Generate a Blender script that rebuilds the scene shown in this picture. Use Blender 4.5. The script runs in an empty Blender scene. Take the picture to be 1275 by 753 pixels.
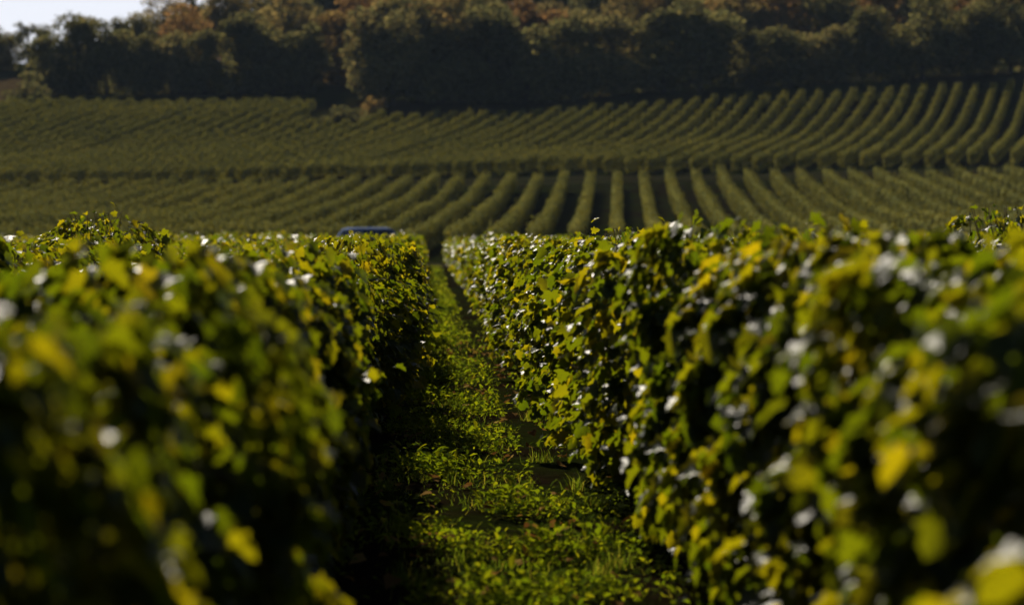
import bpy, math, random
import numpy as np

R = math.radians
RNG = np.random.default_rng(11)
random.seed(11)
scene = bpy.context.scene
col = scene.collection

# ------------------------------------------------------------------ camera
CAM_H = 1.40
LENS = 85.0
cam_d = bpy.data.cameras.new("camera")
cam = bpy.data.objects.new("camera", cam_d)
col.objects.link(cam)
cam_d.lens = LENS
cam_d.sensor_width = 36.0
cam_d.clip_start = 0.1
cam_d.clip_end = 4000
cam.location = (0, 0, CAM_H)
cam.rotation_euler = (R(90 - 1.84), 0, 0)          # looks along +Y
cam_d.dof.use_dof = True
cam_d.dof.focus_distance = 16.0
cam_d.dof.aperture_fstop = 2.7
scene.camera = cam

# ------------------------------------------------------------------ sky and sun
SUN_EL, SUN_AZ = 33.0, -16.0                       # azimuth from +Y, negative = towards -X
world = bpy.data.worlds.new("World")
scene.world = world
world.use_nodes = True
wt = world.node_tree
bg = wt.nodes["Background"]
sky = wt.nodes.new("ShaderNodeTexSky")
sky.sky_type = 'NISHITA'
sky.sun_disc = False
sky.sun_elevation = R(SUN_EL)
sky.sun_rotation = R(SUN_AZ)
sky.air_density = 0.4
sky.dust_density = 0.6
sky.ozone_density = 1.0
bg.inputs["Strength"].default_value = 0.05
# low bright haze band along the horizon, part of the sky itself
wco = wt.nodes.new("ShaderNodeTexCoord")
wsep = wt.nodes.new("ShaderNodeSeparateXYZ"); wt.links.new(wco.outputs["Generated"], wsep.inputs[0])
wmr = wt.nodes.new("ShaderNodeMapRange"); wmr.interpolation_type = 'SMOOTHSTEP'
wmr.inputs["From Min"].default_value = 0.17; wmr.inputs["From Max"].default_value = 0.07
wt.links.new(wsep.outputs["Z"], wmr.inputs["Value"])
wmx = wt.nodes.new("ShaderNodeMix"); wmx.data_type = 'RGBA'
wfr = wt.nodes.new("ShaderNodeMapRange"); wfr.interpolation_type = 'SMOOTHSTEP'    # brighter on the sun's side
wfr.inputs["From Min"].default_value = 0.1; wfr.inputs["From Max"].default_value = 0.9
wt.links.new(wsep.outputs["Y"], wfr.inputs["Value"])
wmu = wt.nodes.new("ShaderNodeMath"); wmu.operation = 'MULTIPLY'
wt.links.new(wmr.outputs[0], wmu.inputs[0]); wt.links.new(wfr.outputs[0], wmu.inputs[1])
wt.links.new(wmu.outputs[0], wmx.inputs[0]); wt.links.new(sky.outputs[0], wmx.inputs[6])
wmx.inputs[7].default_value = (14.0, 14.4, 15.6, 1)
wt.links.new(wmx.outputs[2], bg.inputs["Color"])
sun_d = bpy.data.lights.new("sun", 'SUN')
sun_d.energy = 5.0
sun_d.angle = R(0.5)
sun_d.color = (1.0, 0.90, 0.74)
sun = bpy.data.objects.new("sun", sun_d)
col.objects.link(sun)
sun.rotation_euler = (R(90 - SUN_EL), 0, R(180 - SUN_AZ))
sun.location = (0, 0, 60)

scene.view_settings.view_transform = 'Standard'
scene.view_settings.look = 'None'
scene.view_settings.exposure = 0.42
scene.view_settings.gamma = 1.0
scene.view_settings.use_curve_mapping = False
cy = scene.cycles
cy.max_bounces = 5
cy.diffuse_bounces = 1
cy.glossy_bounces = 2
cy.transmission_bounces = 2
cy.transparent_max_bounces = 4
cy.volume_bounces = 0
cy.use_denoising = True
cy.sample_clamp_indirect = 4.0
cy.caustics_reflective = False
cy.caustics_refractive = False

# ------------------------------------------------------------------ helpers
def tag(o, label=None, cat=None, group=None, kind=None):
    if label: o['label'] = label
    if cat: o['category'] = cat
    if group: o['group'] = group
    if kind: o['kind'] = kind
    return o

def empty(name, loc=(0, 0, 0), rz=0.0, parent=None):
    o = bpy.data.objects.new(name, None)
    o.empty_display_size = 0.2
    o.location = loc
    o.rotation_euler = (0, 0, rz)
    col.objects.link(o)
    if parent: o.parent = parent
    return o

def add(name, me, parent=None, loc=(0, 0, 0), rz=0.0, scale=(1, 1, 1)):
    o = bpy.data.objects.new(name, me)
    o.location = loc
    o.rotation_euler = (0, 0, rz)
    o.scale = scale
    col.objects.link(o)
    if parent: o.parent = parent
    return o

def np_mesh(name, V, F, mats, mat_idx=None, smooth=False):
    """V (n,3), F: (m,k) array of faces with k corners, or a list of such arrays"""
    if not isinstance(F, list): F = [F]
    me = bpy.data.meshes.new(name)
    me.vertices.add(len(V))
    me.vertices.foreach_set("co", np.asarray(V, np.float32).ravel())
    loops = np.concatenate([f.ravel() for f in F]).astype(np.int32)
    sizes = np.concatenate([np.full(len(f), f.shape[1], np.int32) for f in F])
    starts = np.concatenate([[0], np.cumsum(sizes)[:-1]]).astype(np.int32)
    me.loops.add(len(loops))
    me.loops.foreach_set("vertex_index", loops)
    me.polygons.add(len(sizes))
    me.polygons.foreach_set("loop_start", starts)
    me.polygons.foreach_set("loop_total", sizes)
    if mat_idx is not None:
        me.polygons.foreach_set("material_index", np.asarray(mat_idx, np.int32))
    if smooth:
        me.polygons.foreach_set("use_smooth", np.ones(len(sizes), bool))
    for m in (mats if isinstance(mats, (list, tuple)) else [mats]):
        me.materials.append(m)
    me.update()
    me.validate()
    return me

def unit(a):
    return a / np.maximum(np.linalg.norm(a, axis=-1, keepdims=True), 1e-9)

class Soup:
    """collects triangles/quads of several materials into one mesh"""
    def __init__(s): s.V = []; s.F = {}; s.n = 0; s.M = {}
    def add(s, V, F, mi=0):
        V = np.asarray(V, float).reshape(-1, 3); F = np.asarray(F, int)
        s.V.append(V); k = F.shape[1]
        s.F.setdefault(k, []).append(F + s.n)
        s.M.setdefault(k, []).append(np.full(len(F), mi))
        s.n += len(V)
    def mesh(s, name, mats, smooth=False):
        ks = sorted(s.F)
        return np_mesh(name, np.concatenate(s.V), [np.concatenate(s.F[k]) for k in ks], mats,
                       np.concatenate([np.concatenate(s.M[k]) for k in ks]), smooth)
    def leaves(s, tmplV, tmplF, P, N, T, size, mi=0):
        """place a template at P with normal N, tip direction T"""
        n = len(P)
        N = unit(N); T = unit(T - N * (T * N).sum(1, keepdims=True)); B = np.cross(T, N)
        size = np.asarray(size).reshape(-1, 1, 1)
        tv = tmplV[None]
        V = P[:, None] + size * (tv[..., 0:1] * B[:, None] + tv[..., 1:2] * T[:, None] + tv[..., 2:3] * N[:, None])
        m = len(tmplV)
        F = (tmplF[None] + (np.arange(n) * m)[:, None, None]).reshape(-1, tmplF.shape[1])
        s.add(V.reshape(-1, 3), F, mi)
    def tube(s, pts, rad, sides=6, mi=0, cap=True):
        pts = np.asarray(pts, float); rad = np.broadcast_to(np.asarray(rad, float), (len(pts),))
        d = np.gradient(pts, axis=0); d = unit(d)
        ref = np.array([0.13, 0.99, 0.05]) if abs(d[0][2]) > .7 else np.array([0.03, 0.02, 1.0])
        a = unit(np.cross(d, ref)); b = np.cross(d, a)
        t = np.linspace(0, 2 * np.pi, sides, endpoint=False)
        V = pts[:, None] + rad[:, None, None] * (np.cos(t)[None, :, None] * a[:, None] + np.sin(t)[None, :, None] * b[:, None])
        F = []
        for i in range(len(pts) - 1):
            for j in range(sides):
                k = (j + 1) % sides
                F.append([i * sides + j, i * sides + k, (i + 1) * sides + k, (i + 1) * sides + j])
        s.add(V.reshape(-1, 3), F, mi)
        if cap:
            c = np.concatenate([V[-1], V[-1].mean(0, keepdims=True)])
            s.add(c, [[j, (j + 1) % sides, sides] for j in range(sides)], mi)

ORD = ["", "first", "second", "third", "fourth", "fifth", "sixth", "seventh", "eighth", "ninth", "tenth", "eleventh", "twelfth",
       "thirteenth", "fourteenth", "fifteenth", "sixteenth", "seventeenth", "eighteenth", "nineteenth"]
TENS = {20: ("twentieth", "twenty"), 30: ("thirtieth", "thirty"), 40: ("fortieth", "forty"), 50: ("fiftieth", "fifty"),
        60: ("sixtieth", "sixty"), 70: ("seventieth", "seventy"), 80: ("eightieth", "eighty")}
def ordinal(n):
    if n < 20: return ORD[n]
    t = n // 10 * 10
    return TENS[t][0] if n == t else TENS[t][1] + "-" + ORD[n - t]

# ------------------------------------------------------------------ materials
def new_mat(name):
    m = bpy.data.materials.new(name); m.use_nodes = True
    nt = m.node_tree; b = nt.nodes["Principled BSDF"]
    return m, nt, b

def ramp(nt, stops, fac):
    r = nt.nodes.new("ShaderNodeValToRGB")
    e = r.color_ramp.elements
    while len(e) < len(stops): e.new(0.5)
    for el, (p, c) in zip(e, stops):
        el.position = p; el.color = (*c, 1)
    nt.links.new(fac, r.inputs[0])
    return r.outputs[0]

def noise(nt, scale, detail=4, rough=0.6, vec=None):
    n = nt.nodes.new("ShaderNodeTexNoise")
    n.inputs["Scale"].default_value = scale; n.inputs["Detail"].default_value = detail
    n.inputs["Roughness"].default_value = rough
    if vec is None:
        g = nt.nodes.new("ShaderNodeNewGeometry"); vec = g.outputs["Position"]
    nt.links.new(vec, n.inputs["Vector"])
    return n.outputs["Fac"]

def math_node(nt, op, a, b):
    n = nt.nodes.new("ShaderNodeMath"); n.operation = op
    for i, v in enumerate((a, b)):
        if isinstance(v, (int, float)): n.inputs[i].default_value = v
        else: nt.links.new(v, n.inputs[i])
    return n.outputs[0]

def mixc(nt, fac, a, b, mode='MIX'):
    n = nt.nodes.new("ShaderNodeMix"); n.data_type = 'RGBA'; n.blend_type = mode
    for sock, v in ((n.inputs[0], fac), (n.inputs[6], a), (n.inputs[7], b)):
        if isinstance(v, (int, float)): sock.default_value = v
        elif isinstance(v, tuple): sock.default_value = (*v, 1)
        else: nt.links.new(v, sock)
    return n.outputs[2]

def leaf_mat(name, stops, trans_gain=(1.5, 1.45, 0.5), trans=0.45, rough=0.34, spec=0.5, tint=False, patch=None, bump=None):
    m, nt, b = new_mat(name)
    g = nt.nodes.new("ShaderNodeNewGeometry")
    f = g.outputs["Random Per Island"]
    if patch:                                       # slow drift of leaf age along the plants
        nz = noise(nt, patch, 2)
        f = math_node(nt, 'ADD', math_node(nt, 'MULTIPLY', f, 0.72), math_node(nt, 'SUBTRACT', math_node(nt, 'MULTIPLY', nz, 0.7), 0.33))
    c = ramp(nt, stops, f)
    if tint:
        oi = nt.nodes.new("ShaderNodeObjectInfo")
        c = mixc(nt, 1.0, c, oi.outputs["Color"], 'MULTIPLY')
    nt.links.new(c, b.inputs["Base Color"])
    b.inputs["Roughness"].default_value = rough
    b.inputs["Specular IOR Level"].default_value = spec
    if bump:
        bp = nt.nodes.new("ShaderNodeBump"); bp.inputs["Strength"].default_value = .9; bp.inputs["Distance"].default_value = .008
        nt.links.new(noise(nt, bump, 2), bp.inputs["Height"]); nt.links.new(bp.outputs[0], b.inputs["Normal"])
    t = nt.nodes.new("ShaderNodeBsdfTranslucent")
    tc = mixc(nt, 1.0, c, trans_gain, 'MULTIPLY')
    nt.links.new(tc, t.inputs["Color"])
    mx = nt.nodes.new("ShaderNodeMixShader"); mx.inputs[0].default_value = trans
    if spec < 0.2:
        nt.nodes.remove(b); b = nt.nodes.new("ShaderNodeBsdfDiffuse"); nt.links.new(c, b.inputs["Color"])
    nt.links.new(b.outputs[0], mx.inputs[1]); nt.links.new(t.outputs[0], mx.inputs[2])
    nt.links.new(mx.outputs[0], nt.nodes["Material Output"].inputs["Surface"])
    return m

VINE_STOPS = [(0.0, (0.018, 0.036, 0.005)), (0.40, (0.032, 0.050, 0.006)), (0.66, (0.060, 0.072, 0.007)),
              (0.90, (0.100, 0.100, 0.009)), (0.97, (0.200, 0.145, 0.012)), (1.0, (0.150, 0.050, 0.010))]
M_LEAF = leaf_mat("vine_leaf", VINE_STOPS, (6.9, 4.9, 0.5), 0.48, 0.47, 0.28, patch=1.3, bump=45)
FAR_STOPS = [(0.0, (0.130, 0.148, 0.050)), (0.5, (0.220, 0.225, 0.070)), (0.85, (0.310, 0.290, 0.076)), (1.0, (0.35, 0.26, 0.066))]
M_FAR = leaf_mat("hillside_vine_leaf", FAR_STOPS, (2.6, 2.2, 0.9), 0.13, 0.7, 0.03, patch=0.12)
M_CROWN = leaf_mat("tree_leaf", [(0.0, (0.075, 0.086, 0.038)), (0.5, (0.130, 0.134, 0.054)), (1.0, (0.200, 0.175, 0.072))],
                   (1.7, 1.5, 1.15), 0.42, 0.7, 0.08, tint=True)
M_WEED = leaf_mat("weed_leaf", [(0.0, (0.036, 0.065, 0.009)), (0.5, (0.068, 0.099, 0.012)), (0.85, (0.122, 0.140, 0.016)), (1.0, (0.17, 0.14, 0.022))],
                  (4.2, 3.4, 0.45), 0.42, 0.5, 0.15, patch=4.0)
M_GRASS = leaf_mat("grass_blade", [(0.0, (0.050, 0.085, 0.014)), (0.6, (0.095, 0.130, 0.022)), (1.0, (0.21, 0.18, 0.06))],
                   (2.6, 2.5, 0.6), 0.42, 0.5, 0.12)
M_DRY = leaf_mat("dry_leaf", [(0.0, (0.11, 0.055, 0.02)), (0.5, (0.20, 0.11, 0.035)), (1.0, (0.33, 0.22, 0.06))],
                 (1.2, 1.0, 0.6), 0.25, 0.5, 0.1)

def simple_mat(name, c1, c2, scale, rough=0.85, bump=0.4, detail=6, spec=0.3, metallic=0.0):
    m, nt, b = new_mat(name)
    tcn = nt.nodes.new("ShaderNodeTexCoord")
    f = noise(nt, scale, detail, 0.65, tcn.outputs["Object"])
    nt.links.new(ramp(nt, [(0.3, c1), (0.7, c2)], f), b.inputs["Base Color"])
    b.inputs["Roughness"].default_value = rough
    b.inputs["Specular IOR Level"].default_value = spec
    b.inputs["Metallic"].default_value = metallic
    if bump:
        bp = nt.nodes.new("ShaderNodeBump"); bp.inputs["Strength"].default_value = bump
        bp.inputs["Distance"].default_value = 0.01
        nt.links.new(f, bp.inputs["Height"]); nt.links.new(bp.outputs[0], b.inputs["Normal"])
    return m

M_BARK = simple_mat("vine_bark", (0.035, 0.024, 0.016), (0.11, 0.08, 0.055), 60, 0.9, 0.8)
M_CANE = simple_mat("vine_cane", (0.10, 0.055, 0.022), (0.20, 0.12, 0.045), 40, 0.6, 0.2)
M_POST = simple_mat("weathered_post", (0.16, 0.13, 0.10), (0.34, 0.29, 0.24), 35, 0.85, 0.5)
M_WIRE = simple_mat("trellis_wire", (0.22, 0.22, 0.22), (0.34, 0.34, 0.33), 20, 0.45, 0.0, 2, 0.5, 0.9)
M_TREEBARK = simple_mat("tree_bark", (0.030, 0.024, 0.018), (0.09, 0.075, 0.055), 4, 0.9, 0.6)

def matte(nt):
    nt.nodes.remove(nt.nodes["Principled BSDF"])
    b = nt.nodes.new("ShaderNodeBsdfDiffuse"); b.inputs["Roughness"].default_value = 0.6
    nt.links.new(b.outputs[0], nt.nodes["Material Output"].inputs["Surface"])
    return b

def ground_mat():
    m, nt, b = new_mat("ground_soil"); b = matte(nt)
    fine = noise(nt, 9.0, 8, 0.7)
    mid = noise(nt, 1.1, 6, 0.6)
    big = noise(nt, 0.06, 3, 0.5)
    soil = ramp(nt, [(0.25, (0.010, 0.0065, 0.004)), (0.55, (0.021, 0.014, 0.0075)), (0.8, (0.044, 0.030, 0.017))], fine)
    grass = ramp(nt, [(0.25, (0.011, 0.017, 0.004)), (0.55, (0.024, 0.032, 0.006)), (0.8, (0.052, 0.052, 0.014))], fine)
    msk = ramp(nt, [(0.42, (0, 0, 0)), (0.56, (1, 1, 1))], math_node(nt, 'ADD', mid, math_node(nt, 'MULTIPLY', math_node(nt, 'SUBTRACT', big, 0.5), 0.5)))
    nt.links.new(mixc(nt, msk, soil, grass), b.inputs["Color"])
    bp = nt.nodes.new("ShaderNodeBump"); bp.inputs["Strength"].default_value = 0.9; bp.inputs["Distance"].default_value = 0.05
    nt.links.new(fine, bp.inputs["Height"]); nt.links.new(bp.outputs[0], b.inputs["Normal"])
    return m
M_GROUND = ground_mat()
def patch_mat(name, a, b_, c, scale=3.0):
    m, nt, b = new_mat(name); b = matte(nt)
    f = noise(nt, scale, 7, 0.7)
    nt.links.new(ramp(nt, [(0.3, a), (0.5, b_), (0.75, c)], f), b.inputs["Color"])
    bp = nt.nodes.new("ShaderNodeBump"); bp.inputs["Strength"].default_value = 0.7; bp.inputs["Distance"].default_value = 0.04
    nt.links.new(f, bp.inputs["Height"]); nt.links.new(bp.outputs[0], b.inputs["Normal"])
    return m
M_TRACK = patch_mat("dirt_track", (0.03, 0.028, 0.012), (0.06, 0.052, 0.026), (0.085, 0.08, 0.03), 2.5)
M_FIELD = patch_mat("dry_grass", (0.07, 0.048, 0.02), (0.12, 0.082, 0.036), (0.17, 0.12, 0.055), 0.9)

# ------------------------------------------------------------------ terrain
_T = np.array([(-120, 0), (0, 0), (18, 0), (40, -.16), (60, -.28), (80, -.32), (100, -.28), (115, .12), (130, .88), (145, 1.8), (160, 3.0),
               (175, 4.3), (187, 5.1), (200, 6.3), (212, 7.7), (222, 9.3), (231, 11.3), (250, 14.3), (280, 18.6), (310, 22.6), (340, 25.6), (420, 30),
               (600, 36), (1000, 42), (1600, 44)])
_tx = np.arange(-120, 1600, 1.0)
_ty = np.interp(_tx, _T[:, 0], _T[:, 1])
_k = np.exp(-0.5 * (np.arange(-15, 16) / 3.5) ** 2); _k /= _k.sum()
_ty = np.convolve(np.pad(_ty, 15, mode='edge'), _k, 'valid')
_CROSS = np.array([(0, 0), (120, 0), (150, .010), (187, .022), (210, .030), (231, .068), (280, .075), (1600, .075)])
_CROSSL = np.array([(0, 0), (120, 0), (150, .014), (187, .024), (210, .014), (231, .003), (280, .003), (1600, .003)])
def ground_z(x, y):
    x = np.asarray(x, float); y = np.asarray(y, float)
    z = np.interp(y, _tx, _ty)
    X = 70 * np.tanh(np.abs(x) / 70)
    z = z + np.where(x > 0, np.interp(y, _CROSS[:, 0], _CROSS[:, 1]), -np.interp(y, _CROSSL[:, 0], _CROSSL[:, 1])) * X
    fall = np.clip((y - 302) / 45, 0, 1); fall = fall * fall * (3 - 2 * fall)
    left = np.clip((-x - 26) / 26, 0, 1); left = left * left * (3 - 2 * left)
    z = z - fall * left * 8.0
    z = z + np.clip((y - 30) / 60, 0, 1) * (0.05 * np.sin(x * .31 + y * .17) + 0.06 * np.sin(x * .13 - y * .23 + 1))
    return z

def sheet(name, xs, ys, mat, lift=0.0):
    X, Y = np.meshgrid(xs, ys)
    Z = ground_z(X, Y) + lift
    nx, ny = len(xs), len(ys)
    i = np.arange(nx * ny).reshape(ny, nx)
    F = np.stack([i[:-1, :-1], i[:-1, 1:], i[1:, 1:], i[1:, :-1]], -1).reshape(-1, 4)
    return add(name, np_mesh(name, np.stack([X, Y, Z], -1).reshape(-1, 3), F, mat, smooth=True))

xs = np.concatenate([np.linspace(-900, -120, 16)[:-1], np.arange(-120, 120, 1.5), np.linspace(120, 900, 16)])
ys = np.concatenate([np.linspace(-110, -10, 8)[:-1], np.arange(-10, 30, .5), np.arange(30, 380, 1.0), np.linspace(380, 1500, 40)])
tag(sheet("ground", xs, ys, M_GROUND), kind='structure')
tag(sheet("track", np.arange(-60, 60, 1.5), np.array([96.0, 97, 98, 99, 100, 101]), M_TRACK, 0.012), kind='structure')
for a, b_ in ((176.6, 178.2), (181.2, 183.0)):
    tag(sheet("track", np.arange(-75, 75, 1.5), np.array([a, (a + b_) / 2, b_]), M_TRACK, 0.02), kind='structure')
tag(sheet("field", np.arange(-75, -47, 1.5), np.arange(245, 279, 1.0), M_FIELD, 0.02), kind='structure')

# ------------------------------------------------------------------ leaf templates
def mirror(half):
    half = np.array(half, float)
    return np.concatenate([half, half[1:-1][::-1] * [-1, 1]])
def leaf_template(outline, centre, fold, droop):
    o = np.concatenate([outline, [centre]])
    z = fold * np.abs(o[:, 0]) - droop * o[:, 1] ** 2
    V = np.stack([o[:, 0], o[:, 1], z], 1)
    n = len(outline)
    return V, np.array([[i, (i + 1) % n, n] for i in range(n)])
L_HI = leaf_template(mirror([(0, 0), (-.20, -.14), (-.48, -.06), (-.40, .16), (-.62, .42), (-.34, .50), (-.30, .78), (0, 1.0)]), (0, .32), .36, .34)
L_MID = leaf_template(mirror([(0, -.02), (-.46, .02), (-.52, .42), (-.24, .72), (0, 1.0)]), (0, .35), .28, .20)
L_LO = (np.array([(0, 0, 0), (-.5, .45, .12), (0, 1, -.12), (.5, .45, .12)], float), np.array([[0, 1, 2, 3]]))
L_WEED = leaf_template(mirror([(0, 0), (-.16, .25), (-.26, .6), (-.15, .88), (0, 1.0)]), (0, .5), .25, .25)
BLADE = (np.array([(-.04, 0, 0), (.04, 0, 0), (.03, .55, .04), (-.03, .55, .04), (0, 1, .22)], float))

# ------------------------------------------------------------------ foreground vine rows
TH = R(2.04)                                        # rows run slightly to the left of the view
ROW0, SP = -0.56, 1.80                              # first row beside the camera, row spacing
def NP_(lat, s):
    x = lat * math.cos(TH) - s * math.sin(TH)
    y = lat * math.sin(TH) + s * math.cos(TH)
    return x, y

def vine_mesh(seed, n, tmpl, length=1.0, smin=.070, smax=.135, top=1.19, shoots=6, canes=True, bush=0.0):
    """foliage of a hedge-trained vine: u = x across, y along the row"""
    g = np.random.default_rng(seed)
    S = Soup()
    ph = g.uniform(0, 6.28, 8)
    def bump(y, z):
        return (.050 * np.sin(y * 6.3 / length * max(1, round(length)) + z * 4 + ph[0]) + .045 * np.sin(y * 12.6 - z * 7 + ph[1]) + .035 * np.sin(z * 13 + ph[2] + y * 5))
    y = g.uniform(-.56, .56, n) * length
    z = .28 + (top - .28) * g.beta(1.35, 1.0, n)
    sgn = np.where(g.random(n) < .5, -1, 1)
    zb = g.uniform(.24, .36)
    z = np.maximum(z, zb + g.random(n) * .1)
    half = (1 + (.20 * np.cos(6.283 * y) if length < 2 else 0)) * np.interp(z, [.22, .42, .8, 1.1, 1.25, 1.4], [.14, .25, .29, .25, .19, .10]) + bump(y, z) * 1.6
    outer = g.random(n) < .58
    x = np.where(outer, sgn * np.maximum(half + g.normal(0, .035, n), .02), g.uniform(-1, 1, n) * np.maximum(half, .05))
    zt = z + bump(y * 1.3 + 2, y) * 1.3
    P = np.stack([x, y, zt], 1)
    out = np.stack([np.sign(x) * .50 + g.normal(0, .35, n), g.normal(0, .60, n), np.interp(z, [.3, 1.0, 1.3], [.55, .75, 1.0]) + g.normal(0, .35, n)], 1)
    T = np.stack([np.sign(x) * .55 + g.normal(0, .45, n), g.normal(0, .7, n), -np.abs(g.normal(.6, .4, n))], 1)
    S.leaves(*tmpl, P, out, T, g.uniform(smin, smax, n))
    for k in range(int(shoots * length) + (9 if length < 2 else 0)):
        b = np.array([g.normal(0, .10), g.uniform(-.5, .5) * length, top - .12])
        h = min(abs(g.normal(.13, .06)), .2) + .08 + bush * g.random()
        tip = b + [g.normal(0, .08), g.normal(0, .10), h]
        if k >= int(shoots * length):               # side shoots spilling out of the hedge
            sx = g.choice([-1, 1])
            b = np.array([sx * .2, g.uniform(-.5, .5), g.uniform(.45, 1.05)])
            tip = b + [sx * g.uniform(.10, .24), g.normal(0, .10), g.uniform(-.22, .10)]
        m = 4
        t = np.linspace(0, 1, m)[:, None]
        pts = b + (tip - b) * t + np.array([[0, 0, 0], [.01, .02, 0], [.02, .0, .0], [.04, .01, -.01]]) * g.choice([-1, 1])
        if canes: S.tube(pts, np.linspace(.004, .0018, m), 4, 1, False)
        nl = int(h / .028)
        tt = g.random(nl)[:, None]
        Pl = b + (tip - b) * tt + g.normal(0, .025, (nl, 3))
        Nl = np.stack([g.normal(0, .7, nl), g.normal(0, .7, nl), g.uniform(.0, 1, nl)], 1)
        Tl = np.stack([g.normal(0, .8, nl), g.normal(0, .8, nl), g.normal(-.3, .4, nl)], 1)
        S.leaves(*tmpl, Pl, Nl, Tl, g.uniform(smin * .75, smax * .85, nl) * (1.15 - .5 * tt[:, 0]))
    if canes:
        for k in range(7):
            y0 = g.uniform(-.5, .5)
            pts = [[0, y0 * .9, .50], [g.normal(0, .06), y0, .8], [g.normal(0, .1), y0 + g.normal(0, .06), 1.2]]
            S.tube(pts, [.005, .004, .003], 4, 1, False)
        for k in range(3):                           # hanging canes with a few leaves, low down
            y0 = g.uniform(-.4, .4); sx = g.choice([-1, 1])
            S.tube([[sx * .05, y0, .52], [sx * .18, y0 + .05, .42], [sx * .24, y0 + .1, .25]], [.004, .003, .002], 4, 1, False)
    return S.mesh("vine", [M_LEAF, M_CANE], smooth=True)

V_HI = [vine_mesh(100 + i, 2700, L_HI, smin=.032, smax=.080, bush=(.05 if i == 0 else 0.0), shoots=(26 if i == 0 else 5)) for i in range(6)]
V_FRONT = [vine_mesh(150 + i, 5200, L_HI, smin=.036, smax=.080, shoots=1) for i in range(3)]
V_MID = [vine_mesh(200 + i, 1300, L_MID, smin=.048, smax=.092) for i in range(4)]
V_SEG = [vine_mesh(300 + i, 2400, L_LO, length=5.0, smin=.10, smax=.16, canes=False, shoots=3) for i in range(4)]

def trunk_mesh(seed):
    g = np.random.default_rng(seed); S = Soup()
    z = np.linspace(0, .52, 7)
    pts = np.stack([np.cumsum(g.normal(0, .014, 7)), np.cumsum(g.normal(0, .014, 7)), z - .03], 1)
    S.tube(pts, np.array([.040, .030, .026, .027, .024, .028, .030]), 8)
    e = pts[-1]
    for d in (-1, 1):
        S.tube([e + [0, 0, -.03], e + [g.normal(0, .01), d * .15, .02], e + [g.normal(0, .01), d * .48, g.normal(.01, .01)]], [.022, .014, .009], 6)
    return S.mesh("trunk", M_BARK, True)
TRUNKS = [trunk_mesh(400 + i) for i in range(5)]

def post_mesh(h=1.42, r=.028, name="trellis_post"):
    S = Soup()
    S.tube([[0, 0, -.1], [.002, 0, h * .5], [0, .003, h - .01], [0, .003, h]], [r, r, r * .97, r * .8], 8)
    return S.mesh(name, M_POST, True)
POST = post_mesh(1.19)

ROWS = []
FIELD_END = 93.0
def vine_row(k, label):
    lat = ROW0 + SP * k
    root = empty("vine_row", (*NP_(lat, 0), 0), TH)
    tag(root, label, "vine row", "vine rows of the near field")
    near = k in (0, 1)
    s0 = 3.0 if k == 0 else 3.0 if k == 1 else max(4.0, (abs(lat) - .3) / .235 - 2.0)
    s = math.floor(s0)
    i = 0
    while s < FIELD_END:
        wx, wy = NP_(lat, s + .5)
        z = float(ground_z(wx, wy))
        if s < 42:
            hi = s < 26 and abs(k - .5) < 3
            pool = (V_FRONT if s < 10 else V_HI) if hi else V_MID
            idx = random.randrange(1 if pool is V_HI else 0, len(pool)) if hi else random.randrange(len(pool))
            if (k, s) in TALL: pool, idx = V_HI, 0
            hs = (random.uniform(.90, 1.04) if s < 12 else 1.13 if (k, s) in TALL and k in (-1, 2) else 1.04 if (k, s) in TALL else random.choice((.84, .90, .95, .98, 1.0, 1.03, 1.06)) * random.uniform(.98, 1.02)) * ((1.05 if k == 0 else 1.09) if s < 7 else (1.0 if k == 0 else 1.04) if s < 12 else .965) 
            v = add("vine", pool[idx], root, (random.gauss(0, .035) - (.10 if k == 0 and s < 15 else .07 if k == 1 and 9 < s < 34 else 0), s + .5, z), random.choice((0, math.pi)), (random.uniform(.88, 1.16) * (.80 if k == 0 and s < 15 else 1.0), 1.0, hs))
            if near or (k in (-1, 2) and s < 20):
                add("trunk", random.choice(TRUNKS), v, (0, random.uniform(-.1, .1), 0), random.uniform(-.3, .3), (1, 1, 1))
            s += 1
        else:
            wx, wy = NP_(lat, s + 2.5)
            z0 = float(ground_z(*NP_(lat, s))); z1 = float(ground_z(*NP_(lat, s + 5)))
            v = add("foliage", V_SEG[random.randrange(4)], root, (0, s + 2.5, (z0 + z1) / 2), random.choice((0, math.pi)), (random.uniform(.9, 1.1), 1, random.uniform(.88, 1.08)))
            v.rotation_euler[0] = math.atan2(z1 - z0, 5) * (1 if v.rotation_euler[2] == 0 else -1)
            s += 5
        i += 1
    if k in (-1, 0, 1, 2):
        p = math.ceil(s0 / 6) * 6 + 2.5
        while p < 45:
            add("trellis_post", POST, root, (0, p, float(ground_z(*NP_(lat, p))) - .01))
            p += 6
        S = Soup()
        yy = np.arange(s0, 46, 3.0)
        gz = ground_z(*NP_(lat, yy))
        for zz, xo in ((.55, 0), (.85, .035), (.85, -.035), (1.12, .035), (1.12, -.035)):
            S.tube(np.stack([np.full_like(yy, xo), yy, gz + zz + .01 * np.sin(yy)], 1), .0016, 4, 0, False)
        add("trellis_wire", S.mesh("trellis_wire", M_WIRE), root)
    return root
TALL = {(1, 13), (1, 14), (-1, 17), (2, 12)}
def near_label(k):
    if k == 0: return "leafy vine row with its shaded face along the left edge of the grass path"
    if k == 1: return "tall glinting vine row along the right edge of the grass path"
    if k < 0: return f"yellow green vine row, {ordinal(-k)} one behind the dark row left of the path"
    return f"yellow green vine row, {ordinal(k - 1)} one behind the glinting row right of the path"
for k in range(-11, 13):
    ROWS.append(vine_row(k, near_label(k)))

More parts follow.
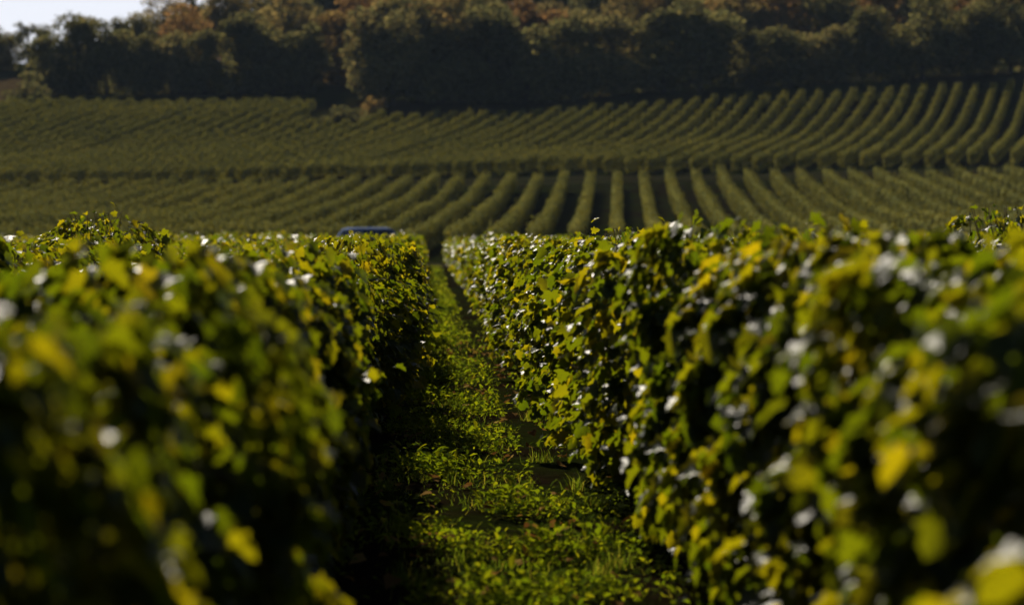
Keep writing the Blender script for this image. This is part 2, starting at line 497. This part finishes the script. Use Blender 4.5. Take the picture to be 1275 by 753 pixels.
# ------------------------------------------------------------------ ground cover on the path
def fbm1(s, a):
    return np.sin(s * 4.3 + 1.3 * np.sin(a * 3.1) + .7) + .8 * np.sin(s * 7.9 + a * 4 + 2) + .6 * np.sin(s * 2.1 - a * 6 + 4)
def lush(s, a):                                     # where the path is overgrown rather than bare
    return np.sin(s * 2.0 + 1.7 * np.sin(a * 3)) + .7 * np.sin(s * .9 - a * 5 + 1) + .5 * np.sin(s * 3.7 + a * 7) > -.45
def scatter(n, s0, s1, spread=.62, power=1.3):
    u = RNG.random(n) ** power
    s = s0 + (s1 - s0) * u
    off = np.clip(RNG.normal(0, spread * .6, n), -.7, .75)
    a = ROW0 + SP / 2 + np.where(s < 12.5, .02 + off, -.20 + off * .56)
    x = a * math.cos(TH) - s * math.sin(TH); y = a * math.sin(TH) + s * math.cos(TH)
    k = lush(s, a) | (RNG.random(n) < .12) | (s > 45)
    return a[k], s[k], np.stack([x, y, ground_z(x, y)], 1)[k]

S = Soup()                                          # broad-leaved weeds
for (n, s0, s1, big) in ((2600, 6.5, 22, 1.0), (1400, 20, 46, 1.25)):
    a, s, P = scatter(n, s0, s1); n = len(P)
    cl = np.clip(.40 + .60 * fbm1(s, a), .0, 1.7)
    for i in range(n):
        if cl[i] < .35 + .6 * RNG.random(): continue
        m = RNG.integers(6, 15)
        az = RNG.uniform(0, 6.28, m); el = RNG.uniform(.1, 1.1, m)
        T = np.stack([np.cos(az) * np.cos(el), np.sin(az) * np.cos(el), np.sin(el)], 1)
        N = np.stack([-np.cos(az) * np.sin(el), -np.sin(az) * np.sin(el), np.cos(el)], 1) + RNG.normal(0, .25, (m, 3))
        r = RNG.uniform(0, .07, m)[:, None] * big
        h = RNG.uniform(0, .11, m) * cl[i]
        Pl = P[i] + np.stack([np.cos(az), np.sin(az), np.zeros(m)], 1) * r; Pl[:, 2] += h
        S.leaves(*L_WEED, Pl, N, T, RNG.uniform(.016, .048, m) * (.6 + .45 * cl[i]) * big)
for (n, s0, s1, sz) in ((22000, 6.5, 20, 1.0), (9000, 18, 50, 1.7), (9000, 40, 96, 3.2)):   # small clover-like leaves
    a, s, P = scatter(n, s0, s1, .68); n = len(P)
    cl = np.clip(.25 + .6 * fbm1(s, a) + .25 * np.sin(a * 9 + s * 3), 0, 1.5)
    keep = RNG.random(n) < .05 + .8 * cl
    P = P[keep]; cl = cl[keep]; n = len(P)
    P[:, 2] += RNG.uniform(0, .09, n) * cl + .005
    S.leaves(*L_WEED, P, np.stack([RNG.normal(0, .6, n), RNG.normal(0, .6, n), np.ones(n)], 1), RNG.normal(0, 1, (n, 3)), RNG.uniform(.018, .04, n) * sz)
n = 5000
s = RNG.uniform(7, 40, n); a = ROW0 + SP - .22 - np.abs(RNG.normal(0, .16, n)); x, y = NP_(a, s)
k_ = fbm1(s * .8, a * 2) > .9
P = np.stack([x, y, ground_z(x, y) + RNG.uniform(.004, .05, n)], 1)[k_]; n = len(P)
S.leaves(*L_WEED, P, np.stack([RNG.normal(0, .6, n), RNG.normal(0, .6, n), np.ones(n)], 1), RNG.normal(0, 1, (n, 3)), RNG.uniform(.02, .045, n))
tag(add("weeds", S.mesh("weeds", M_WEED)), "low broad leaved weeds and clover covering the path between the vines", "weeds", kind='stuff')

S = Soup()
def blades(P, h, lean):
    n = len(P); az = RNG.uniform(0, 6.28, n)
    T = np.stack([np.cos(az) * lean, np.sin(az) * lean, np.ones(n)], 1)
    N = np.stack([np.cos(az), np.sin(az), -lean * np.ones(n)], 1)
    N = unit(N); T = unit(T); B = np.cross(T, N)
    tv = BLADE[None]
    w = RNG.uniform(.05, .10, n)[:, None, None]
    h = h[:, None, None]
    V = P[:, None] + h * (tv[..., 1:2] * T[:, None] + tv[..., 2:3] * 1.6 * N[:, None]) + w * .6 * tv[..., 0:1] * B[:, None]
    i = (np.arange(n) * 5)[:, None]
    S.add(V.reshape(-1, 3), i + np.array([[0, 1, 2, 3]]), 0)
    S.F.setdefault(3, []).append((i + np.array([[3, 2, 4]])) + S.n - len(V) * 5); S.M.setdefault(3, []).append(np.zeros(n))
for (n, s0, s1, k) in ((11000, 6.0, 20, 1.0), (8000, 18, 60, 1.5), (6000, 45, 97, 2.4)):
    a, s, P = scatter(n, s0, s1, .75); n = len(P)
    cl = np.clip(.4 + .6 * fbm1(s * 1.3 + 2, a), .05, 1.5)
    kp = RNG.random(n) < .15 + .6 * cl; P = P[kp]; s = s[kp]; a = a[kp]; cl = cl[kp]; n = len(P)
    blades(P, RNG.uniform(.02, .085, n) * (.5 + .6 * cl) * k, RNG.uniform(.1, .9, n))
for c in range(16):                                 # taller tufts
    ss = RNG.uniform(7, 30); aa = RNG.choice([-.22, -.1, .3, .75, .85]) + RNG.normal(0, .07)
    n = 90
    x, y = NP_(aa, ss)
    P = np.stack([x + RNG.normal(0, .035, n), y + RNG.normal(0, .035, n), np.full(n, float(ground_z(x, y)))], 1)
    blades(P, RNG.uniform(.05, .15, n), RNG.uniform(.1, .9, n))
tag(add("grass", S.mesh("grass", M_GRASS)), "thin green grass blades and tufts growing along the path", "grass", kind='stuff')

S = Soup()
n = 900
side = RNG.choice([0, 1], n)
a = np.where(RNG.random(n) < .35, ROW0 + SP / 2 + RNG.normal(0, .4, n), ROW0 + SP * side + RNG.normal(0, .30, n)); s = RNG.uniform(5, 32, n)
x = a * math.cos(TH) - s * math.sin(TH); y = a * math.sin(TH) + s * math.cos(TH)
S.leaves(*L_MID, np.stack([x, y, ground_z(x, y) + RNG.uniform(.012, .05, n)], 1), np.stack([RNG.normal(0, .35, n), RNG.normal(0, .35, n), np.ones(n)], 1),
         RNG.normal(0, 1, (n, 3)), RNG.uniform(.03, .075, n))
tag(add("fallen_leaves", S.mesh("fallen_leaves", M_DRY)), "dry brown and yellow leaves fallen under the vines", "fallen leaves", kind='stuff')

# ------------------------------------------------------------------ hillside vine rows
def far_row(x0, y0, yaw, length, per_m, size, width, height, g):
    n = int(length * per_m)
    s = g.random(n) * length
    z = height * (.16 + .84 * g.beta(1.5, .85, n))
    sg = np.where(g.random(n) < .5, -1, 1)
    wob = .10 * np.sin(s * 5.1 + g.uniform(0, 6)) + .09 * np.sin(s * 2.3 + g.uniform(0, 6)) + .06 * np.sin(s * 11.3 + g.uniform(0, 6))
    half = np.interp(z / height, [0, .4, .75, 1], [.60, .95, 1.0, .86]) * width / 2 + wob * .5
    x = np.where(g.random(n) < .7, sg * half, g.uniform(-1, 1, n) * half)
    zt = z * (1 + .9 * wob)
    ca, sa = math.cos(yaw), math.sin(yaw)
    wx = x0 + s * sa + x * ca; wy = y0 + s * ca - x * sa
    P = np.stack([wx, wy, ground_z(x0 + s * sa, y0 + s * ca) + zt], 1)
    nx = np.sign(x) * .8
    up = np.interp(z / height, [.2, .80, .95], [.05, .15, 1.5]) + g.normal(0, .2, n)
    N = np.stack([nx * ca * 1.2, -nx * sa * 1.2, up], 1) + g.normal(0, .28, (n, 3))
    T = g.normal(0, 1, (n, 3)) + [0, 0, -.6]
    stray = g.random(n) < .035
    P[:, 2] += np.where(stray & (z > .75 * height), g.uniform(0, .26, n), 0)
    cell = (s / .9).astype(int); weak = g.random(cell.max() + 2)      # weak and missing vines
    keep = g.random(n) < np.where(weak < .03, .12, np.where(weak < .15, .6, 1.0))[cell]
    P, N, T = P[keep], N[keep], T[keep]; n = len(P)
    S = Soup(); o = np.array([x0, y0, float(ground_z(x0, y0))])
    S.leaves(*L_LO, P - o, N, T, g.uniform(.8, 1.25, n) * size)
    return S.mesh("vine_row", M_FAR), o

g = np.random.default_rng(5)
MID_YAW = R(2.5)
MIDX = (768 - 637.5) / 3010 * 104
nmid = 0
for k in range(-34, 26):
    x0 = MIDX + k * 1.8
    ya, yb = 104.0 + .3 * math.sin(k), 168.0 - .02 * k + .3 * math.cos(k * 1.7)
    def inside(y): return abs(x0 + (y - 104) * math.tan(MID_YAW)) < y * .2118 + 2.0
    yy = [y for y in np.arange(ya, yb, 1.0) if inside(y)]
    if len(yy) < 8: continue
    y0 = yy[0]
    me, o = far_row(x0 + (y0 - 104) * math.tan(MID_YAW), y0, MID_YAW, (yb - y0) / math.cos(MID_YAW), 200, .16, .36, random.uniform(1.20, 1.34), g)
    r = add("vine_row", me, None, o)
    if k == 0: lab = "trimmed vine row running straight up the middle of the lower slope"
    elif k < 0: lab = f"trimmed vine row on the lower slope, {ordinal(-k)} to the left of the straight one"
    else: lab = f"trimmed vine row on the lower slope, {ordinal(k)} to the right of the straight one"
    tag(r, lab, "vine row", "vine rows of the lower slope"); nmid += 1

UP_YAW = R(15.5)
cnt = 0
for k in range(0, 90):
    x0 = 52 - k * 1.66
    ya = 186.8
    tn = math.tan(UP_YAW)
    def top_y(x):
        px = 637 + x / 233 * 3010
        if px < 385: return 241.0
        if px < 470: return 226.0
        return 231.5
    # clip to what the frame could see
    ys_ = np.arange(ya, 242, 1.0)
    xs_ = x0 + (ys_ - ya) * tn
    ok = [(x, y) for x, y in zip(xs_, ys_) if abs(x) < y * .2118 + 3 and y < top_y(x)]
    if len(ok) < 8: continue
    (xa, y0), (xb, yb) = ok[0], ok[-1]
    me, o = far_row(xa, y0 + .3 * math.sin(k * 2.1), UP_YAW, (yb - y0) / math.cos(UP_YAW), 190, .185, .34, random.uniform(1.08, 1.22), g)
    cnt += 1
    tag(add("vine_row", me, None, o), f"slanting vine row on the upper slope below the wood, {ordinal(cnt)} from the right", "vine row", "vine rows of the upper slope")

# ------------------------------------------------------------------ trees
def crown_mesh(seed, h, w, n, leaf=.36, base=.0, clumps=34, loose=0.0):
    g = np.random.default_rng(seed); S = Soup()
    C = []
    for i in range(clumps):
        t = g.beta(1.0, 1.05)
        z = base * h + (h * (1 - base)) * (.08 + .86 * t)
        rr = w / 2 * math.sqrt(max(.05, 1 - (2 * (t - .34) / 1.36) ** 2)) * math.sqrt(g.random()) * .85
        az = g.uniform(0, 6.28)
        r = w * g.choice([.10, .14, .18, .24, .30], p=[.25, .25, .25, .15, .10]) * g.uniform(.85, 1.15)
        C.append((rr * math.cos(az), rr * math.sin(az), z - r * .3 + g.normal(0, .04) * h, r))
    C = np.array(C)
    w_ = C[:, 3] ** 2; idx = g.choice(clumps, n, p=w_ / w_.sum())
    d = unit(g.normal(0, 1, (n, 3)) + [0, 0, .25])
    rad = C[idx, 3] * np.where(g.random(n) < .75, g.normal(1.0, .10 + loose, n), g.random(n))
    P = C[idx, :3] + d * rad[:, None] * [1, 1, .82]
    P = P[(P[:, 2] > .15)]; d = d[:len(P)] if len(P) != n else d
    N = unit(P - np.array([0, 0, h * .4])) * .5 + g.normal(0, .5, P.shape) + [0, 0, .35]
    T = g.normal(0, 1, P.shape) + [0, 0, -.5]
    S.leaves(*L_LO, P, N, T, g.uniform(.7, 1.35, len(P)) * leaf)
    return S.mesh("crown", M_CROWN), C

def tree_trunk_mesh(seed, h, C):
    g = np.random.default_rng(seed); S = Soup()
    z = np.linspace(-.3, h * .78, 8)
    pts = np.stack([np.cumsum(g.normal(0, .06, 8)), np.cumsum(g.normal(0, .06, 8)), z], 1)
    S.tube(pts, np.linspace(.26, .05, 8), 8)
    for c in C[np.argsort(-C[:, 3])][:9]:
        i = int(np.clip(np.searchsorted(z, c[2] * .6), 1, 6))
        b = pts[i]
        S.tube([b, (b + c[:3]) / 2 + [0, 0, .25], c[:3]], [.10, .07, .02], 5, 0, False)
    return S.mesh("trunk", M_TREEBARK, True)

TREES = []
for i, (h, w, n, base, loose) in enumerate(((9.5, 7.5, 7000, .02, 0), (10.5, 7.0, 7000, .03, 0), (8.8, 8.2, 7000, .0, 0), (11.0, 7.6, 7000, .05, 0),
                                            (9.0, 6.4, 6000, .03, .05), (10.0, 8.6, 7500, .02, 0))):
    cm, C = crown_mesh(600 + i, h, w, n, base=base, loose=loose)
    TREES.append((cm, tree_trunk_mesh(700 + i, h, C), h))
_cm, _cl = crown_mesh(650, 9.5, 5.2, 2300, leaf=.34, base=.12, clumps=18, loose=.10)
LOOSE = (_cm, tree_trunk_mesh(750, 9.5, _cl), 9.5)
_cm, _cl = crown_mesh(651, 2.6, 3.4, 1600, leaf=.26, base=.0, clumps=14)
BUSH = (_cm, tree_trunk_mesh(751, 2.4, _cl), 2.6)

TINTS = {"dark green": (.85, .88, .85), "olive green": (1.45, 1.25, 1.2), "russet brown": (1.7, 1.12, 1.1), "golden brown": (1.85, 1.38, 1.2), "dull green": (1.2, 1.15, 1.15)}
def tree(px, d, proto, sc, tint, label, cat="tree", group="trees of the wood", name="broadleaf_tree", wide=1.0):
    sc *= .92
    d += 0.0 if cat == "bush" else 7.0
    x = (px - 637.5) / 3010 * d
    z = float(ground_z(x, d))
    r = empty(name, (x, d, z - .05), random.uniform(0, 6.28))
    r.scale = (sc * wide, sc * wide, sc)
    tag(r, label, cat, group)
    c = add("crown", proto[0], r); t = TINTS[tint]; j = random.uniform(.85, 1.15)
    c.color = (t[0] * j, t[1] * j, t[2] * j, 1)
    add("trunk", proto[1], r)
    return r

def line(name_of_line, pxs, d_of, sc_of, tints, group):
    for i, px in enumerate(pxs):
        t = tints[i % len(tints)] if not callable(tints) else tints(px)
        d = d_of(px) + random.uniform(-1.0, 1.0)
        tree(px, d, TREES[random.randrange(len(TREES))], sc_of(px) * random.uniform(.82, 1.14), t,
             f"{t} broadleaf tree, {ordinal(i + 1)} from the left in the {name_of_line}", group=group, wide=random.uniform(1.05, 1.35))

def jit(a, b, st): return [p + random.uniform(-.18, .18) * st for p in np.arange(a, b, st)]
# front edge of the wood
line("front edge of the wood", [58, 96, 134, 172, 214, 256, 300, 340, 378] + jit(496, 1330, 54),
     lambda px: 249.5 if px < 420 else 239.5 - (px - 480) * .002,
     lambda px: .88 if px < 280 else .90 if px < 470 else .95 if px < 900 else .80,
     ["dark green", "dark green", "dark green", "dark green", "dull green"], "trees along the front edge of the wood")
for i, (px, sc) in enumerate(((478, 1.16), (520, 1.2), (566, 1.1), (610, 1.12))):
    tree(px, 243.0 + i % 2, TREES[(1, 5, 3, 0)[i]], sc, ("dull green", "dark green", "olive green", "dark green")[i],
         f"tall tree at the jutting corner of the wood, {ordinal(i + 1)} from the corner's left side", group="tall trees at the jutting corner of the wood", wide=1.1)
# second line, higher up
line("second line of the wood", jit(232, 1330, 62), lambda px: 262.0, lambda px: .78 if px < 330 else 1.05 if px < 900 else .95,
     ["russet brown", "dull green", "olive green", "golden brown", "olive green", "russet brown", "dark green"], "trees in the second line of the wood")
line("third line of the wood", jit(300, 1340, 76), lambda px: 283.0, lambda px: 1.0,
     ["olive green", "dark green", "russet brown", "dull green", "golden brown"], "trees in the third line of the wood")
line("topmost line of the wood", jit(350, 1370, 50), lambda px: 309.0, lambda px: 1.40,
     ["dark green", "dull green", "russet brown"], "trees in the topmost line of the wood")
# skyline trees at the far left
for px, d, pr, sc, t, lab in (
        (-14, 300, TREES[1], .86, "dark green", "dark tree cut by the left edge against the sky"),
        (36, 301, LOOSE, .92, "dark green", "sparse dark tree with sky showing through its top above the dry field"),
        (8, 304, TREES[2], .66, "dull green", "low round tree at the far left behind the dry field"),
        (58, 303, TREES[4], .74, "dark green", "dark tree just right of the sparse one on the skyline"),
        (105, 294, TREES[0], .96, "dull green", "rounded green tree on the skyline left of the pointed pair"),
        (150, 296, TREES[4], .92, "dark green", "small dark skyline tree in the dip between taller crowns"),
        (178, 300, TREES[5], 1.02, "dull green", "olive skyline tree beside the tall crown reaching the sky"),
        (205, 306, TREES[3], 1.20, "olive green", "tall tree breaking the skyline right of the dip"),
        (245, 312, TREES[1], 1.22, "dark green", "tall dark tree at the right end of the open sky"),
        (322, 318, TREES[3], 1.12, "dark green", "tree filling the gap at the right end of the sky")):
    tree(px, d - 21, pr, sc * (.82 if px < 170 else .80 if px < 280 else .95), t, lab, group="skyline trees above the dry field")
tree(424, 231, BUSH, .62, "dark green", "low dark bush in the notch at the top of the vineyard", "bush", "", "bush", 2.0)
tree(462, 236, BUSH, .75, "golden brown", "small golden brown bush at the foot of the wood's jutting corner", "bush", "", "bush", .9)
tree(35, 245, BUSH, 1.0, "dark green", "dark bush where the dry field meets the wood", "bush", "", "bush", 1.5)

# ------------------------------------------------------------------ parked car on the lower track
def car():
    M_PAINT, nt, b = new_mat("car_paint")
    b.inputs["Base Color"].default_value = (.11, .145, .25, 1); b.inputs["Roughness"].default_value = .5; b.inputs["Specular IOR Level"].default_value = 0
    M_GLASS, nt, b = new_mat("car_glass")
    b.inputs["Base Color"].default_value = (.02, .025, .03, 1); b.inputs["Roughness"].default_value = .06; b.inputs["Specular IOR Level"].default_value = .8
    M_TYRE, nt, b = new_mat("car_tyre"); b.inputs["Base Color"].default_value = (.015, .015, .015, 1); b.inputs["Roughness"].default_value = .9
    M_RIM, nt, b = new_mat("car_rim"); b.inputs["Base Color"].default_value = (.4, .4, .42, 1); b.inputs["Metallic"].default_value = .8; b.inputs["Roughness"].default_value = .35
    M_LAMP, nt, b = new_mat("car_lamp"); b.inputs["Base Color"].default_value = (.7, .72, .75, 1); b.inputs["Roughness"].default_value = .1
    M_RED, nt, b = new_mat("car_tail_lamp"); b.inputs["Base Color"].default_value = (.35, .01, .01, 1); b.inputs["Roughness"].default_value = .2
    d = 98.5; x = (470 - 637.5) / 3010 * d
    root = empty("parked_car", (x, d, float(ground_z(x, d)) + .012), R(-48))
    root.scale = (.95, .95, .96)
    tag(root, "blue car half hidden behind the vines at the foot of the slope", "car")
    # body: sections along y (front = +y), each a rounded profile (half width, bottom, top)
    secs = [(-1.98, .70, .42, .72), (-1.93, .80, .30, .92), (-1.70, .85, .24, .98), (-1.0, .87, .22, .98), (0, .88, .22, .96), (.9, .87, .22, .95),
            (1.5, .85, .24, .86), (1.85, .78, .30, .74), (1.98, .66, .42, .62)]
    def loft(secs, mat, name, parent, top_w=.90):
        V = []; m = 10
        for (y, w, z0, z1) in secs:
            hm = z0 + (z1 - z0) * .6
            prof = [(-w * .9, z0), (-w, z0 + .1), (-w, hm), (-w * .97, z1 - .06), (-w * top_w, z1), (w * top_w, z1), (w * .97, z1 - .06), (w, hm), (w, z0 + .1), (w * .9, z0)]
            V += [(px, y, pz) for px, pz in prof]
        F = [[i * m + j, i * m + (j + 1) % m, (i + 1) * m + (j + 1) % m, (i + 1) * m + j] for i in range(len(secs) - 1) for j in range(m)]
        me = np_mesh(name, V, [np.array(F), np.array([list(range(m))[::-1], [(len(secs) - 1) * m + j for j in range(m)]])], mat, smooth=False)
        return add(name, me, parent)
    body = loft(secs, M_PAINT, "body", root)
    # cabin: lower ring -> roof ring
    lo = [(-.80, -1.78, .97), (.80, -1.78, .97), (.80, 1.02, .95), (-.80, 1.02, .95)]
    hi = [(-.62, -1.42, 1.49), (.62, -1.42, 1.49), (.62, .28, 1.50), (-.62, .28, 1.50)]
    def quad(a, b_, t0, t1, s0, s1, out, z=0.0):
        a0, a1, b0, b1 = map(np.array, (lo[a], lo[b_], hi[a], hi[b_]))
        def P(s, t): return (a0 + (a1 - a0) * s) * (1 - t) + (b0 + (b1 - b0) * s) * t + np.array(out) * .006
        return [P(s0, t0), P(s1, t0), P(s1, t1), P(s0, t1)]
    V = np.array(lo + hi, float)
    cab = add("cabin", np_mesh("cabin", V, np.array([[0, 1, 5, 4], [1, 2, 6, 5], [2, 3, 7, 6], [3, 0, 4, 7]]), M_PAINT), root)
    rv = np.array(hi + [(-.50, -1.25, 1.55), (.50, -1.25, 1.55), (.50, .10, 1.56), (-.50, .10, 1.56)], float)
    add("roof", np_mesh("roof", rv, np.array([[0, 1, 5, 4], [1, 2, 6, 5], [2, 3, 7, 6], [3, 0, 4, 7], [4, 5, 6, 7]]), M_PAINT), root)
    for nm, q in (("rear_window", quad(0, 1, .15, .92, .08, .92, (0, -1, .5))), ("windscreen", quad(2, 3, .06, .96, .05, .95, (0, 1, .7))),
                  ("side_window", quad(1, 2, .12, .92, .10, .46, (1, 0, .3))), ("side_window", quad(1, 2, .12, .92, .50, .90, (1, 0, .3))),
                  ("side_window", quad(3, 0, .12, .92, .10, .50, (-1, 0, .3))), ("side_window", quad(3, 0, .12, .92, .54, .90, (-1, 0, .3)))):
        add(nm, np_mesh(nm, np.array(q), np.array([[0, 1, 2, 3]]), M_GLASS), root)
    for sx in (-1, 1):
        for wy in (-1.25, 1.28):
            S = Soup(); S.tube([(sx * .68, wy, .31), (sx * .70, wy, .31), (sx * .87, wy, .31), (sx * .89, wy, .31)], [.27, .31, .31, .28], 20)
            wh = add("wheel", S.mesh("wheel", M_TYRE), root)
            S = Soup(); S.tube([(sx * .80, wy, .31), (sx * .895, wy, .31), (sx * .90, wy, .31)], [.19, .19, .15], 14)
            add("rim", S.mesh("rim", M_RIM), wh)
        S = Soup(); S.tube([(sx * .58, 1.80, .66), (sx * .60, 1.93, .64), (sx * .60, 1.95, .63)], [.11, .10, .05], 10); add("headlight", S.mesh("headlight", M_LAMP), root)
        S = Soup(); S.tube([(sx * .70, -1.88, .82), (sx * .70, -1.955, .82), (sx * .70, -1.965, .82)], [.09, .085, .05], 10); add("tail_light", S.mesh("tail_light", M_RED), root)
        S = Soup(); S.tube([(sx * .80, .82, 1.0), (sx * .93, .80, 1.03), (sx * 1.0, .78, 1.04)], [.03, .08, .07], 8); add("mirror", S.mesh("mirror", M_PAINT), root)
car()

# ------------------------------------------------------------------ thin morning air
def haze():
    m = bpy.data.materials.new("haze_air"); m.use_nodes = True
    nt = m.node_tree; nt.nodes.remove(nt.nodes["Principled BSDF"])
    v = nt.nodes.new("ShaderNodeVolumePrincipled")
    v.inputs["Color"].default_value = (.55, .74, 1.0, 1)
    v.inputs["Density"].default_value = 0.00010
    v.inputs["Anisotropy"].default_value = 0.0
    nt.links.new(v.outputs[0], nt.nodes["Material Output"].inputs["Volume"])
    x0, x1, y0, y1, z0, z1 = -905, 905, -115, 1505, -30, 75
    V = [(x, y, z) for z in (z0, z1) for y in (y0, y1) for x in (x0, x1)]
    F = np.array([[0, 2, 3, 1], [4, 5, 7, 6], [0, 1, 5, 4], [2, 6, 7, 3], [0, 4, 6, 2], [1, 3, 7, 5]])
    tag(add("haze", np_mesh("haze", np.array(V, float), F, m)), kind='stuff')
haze()
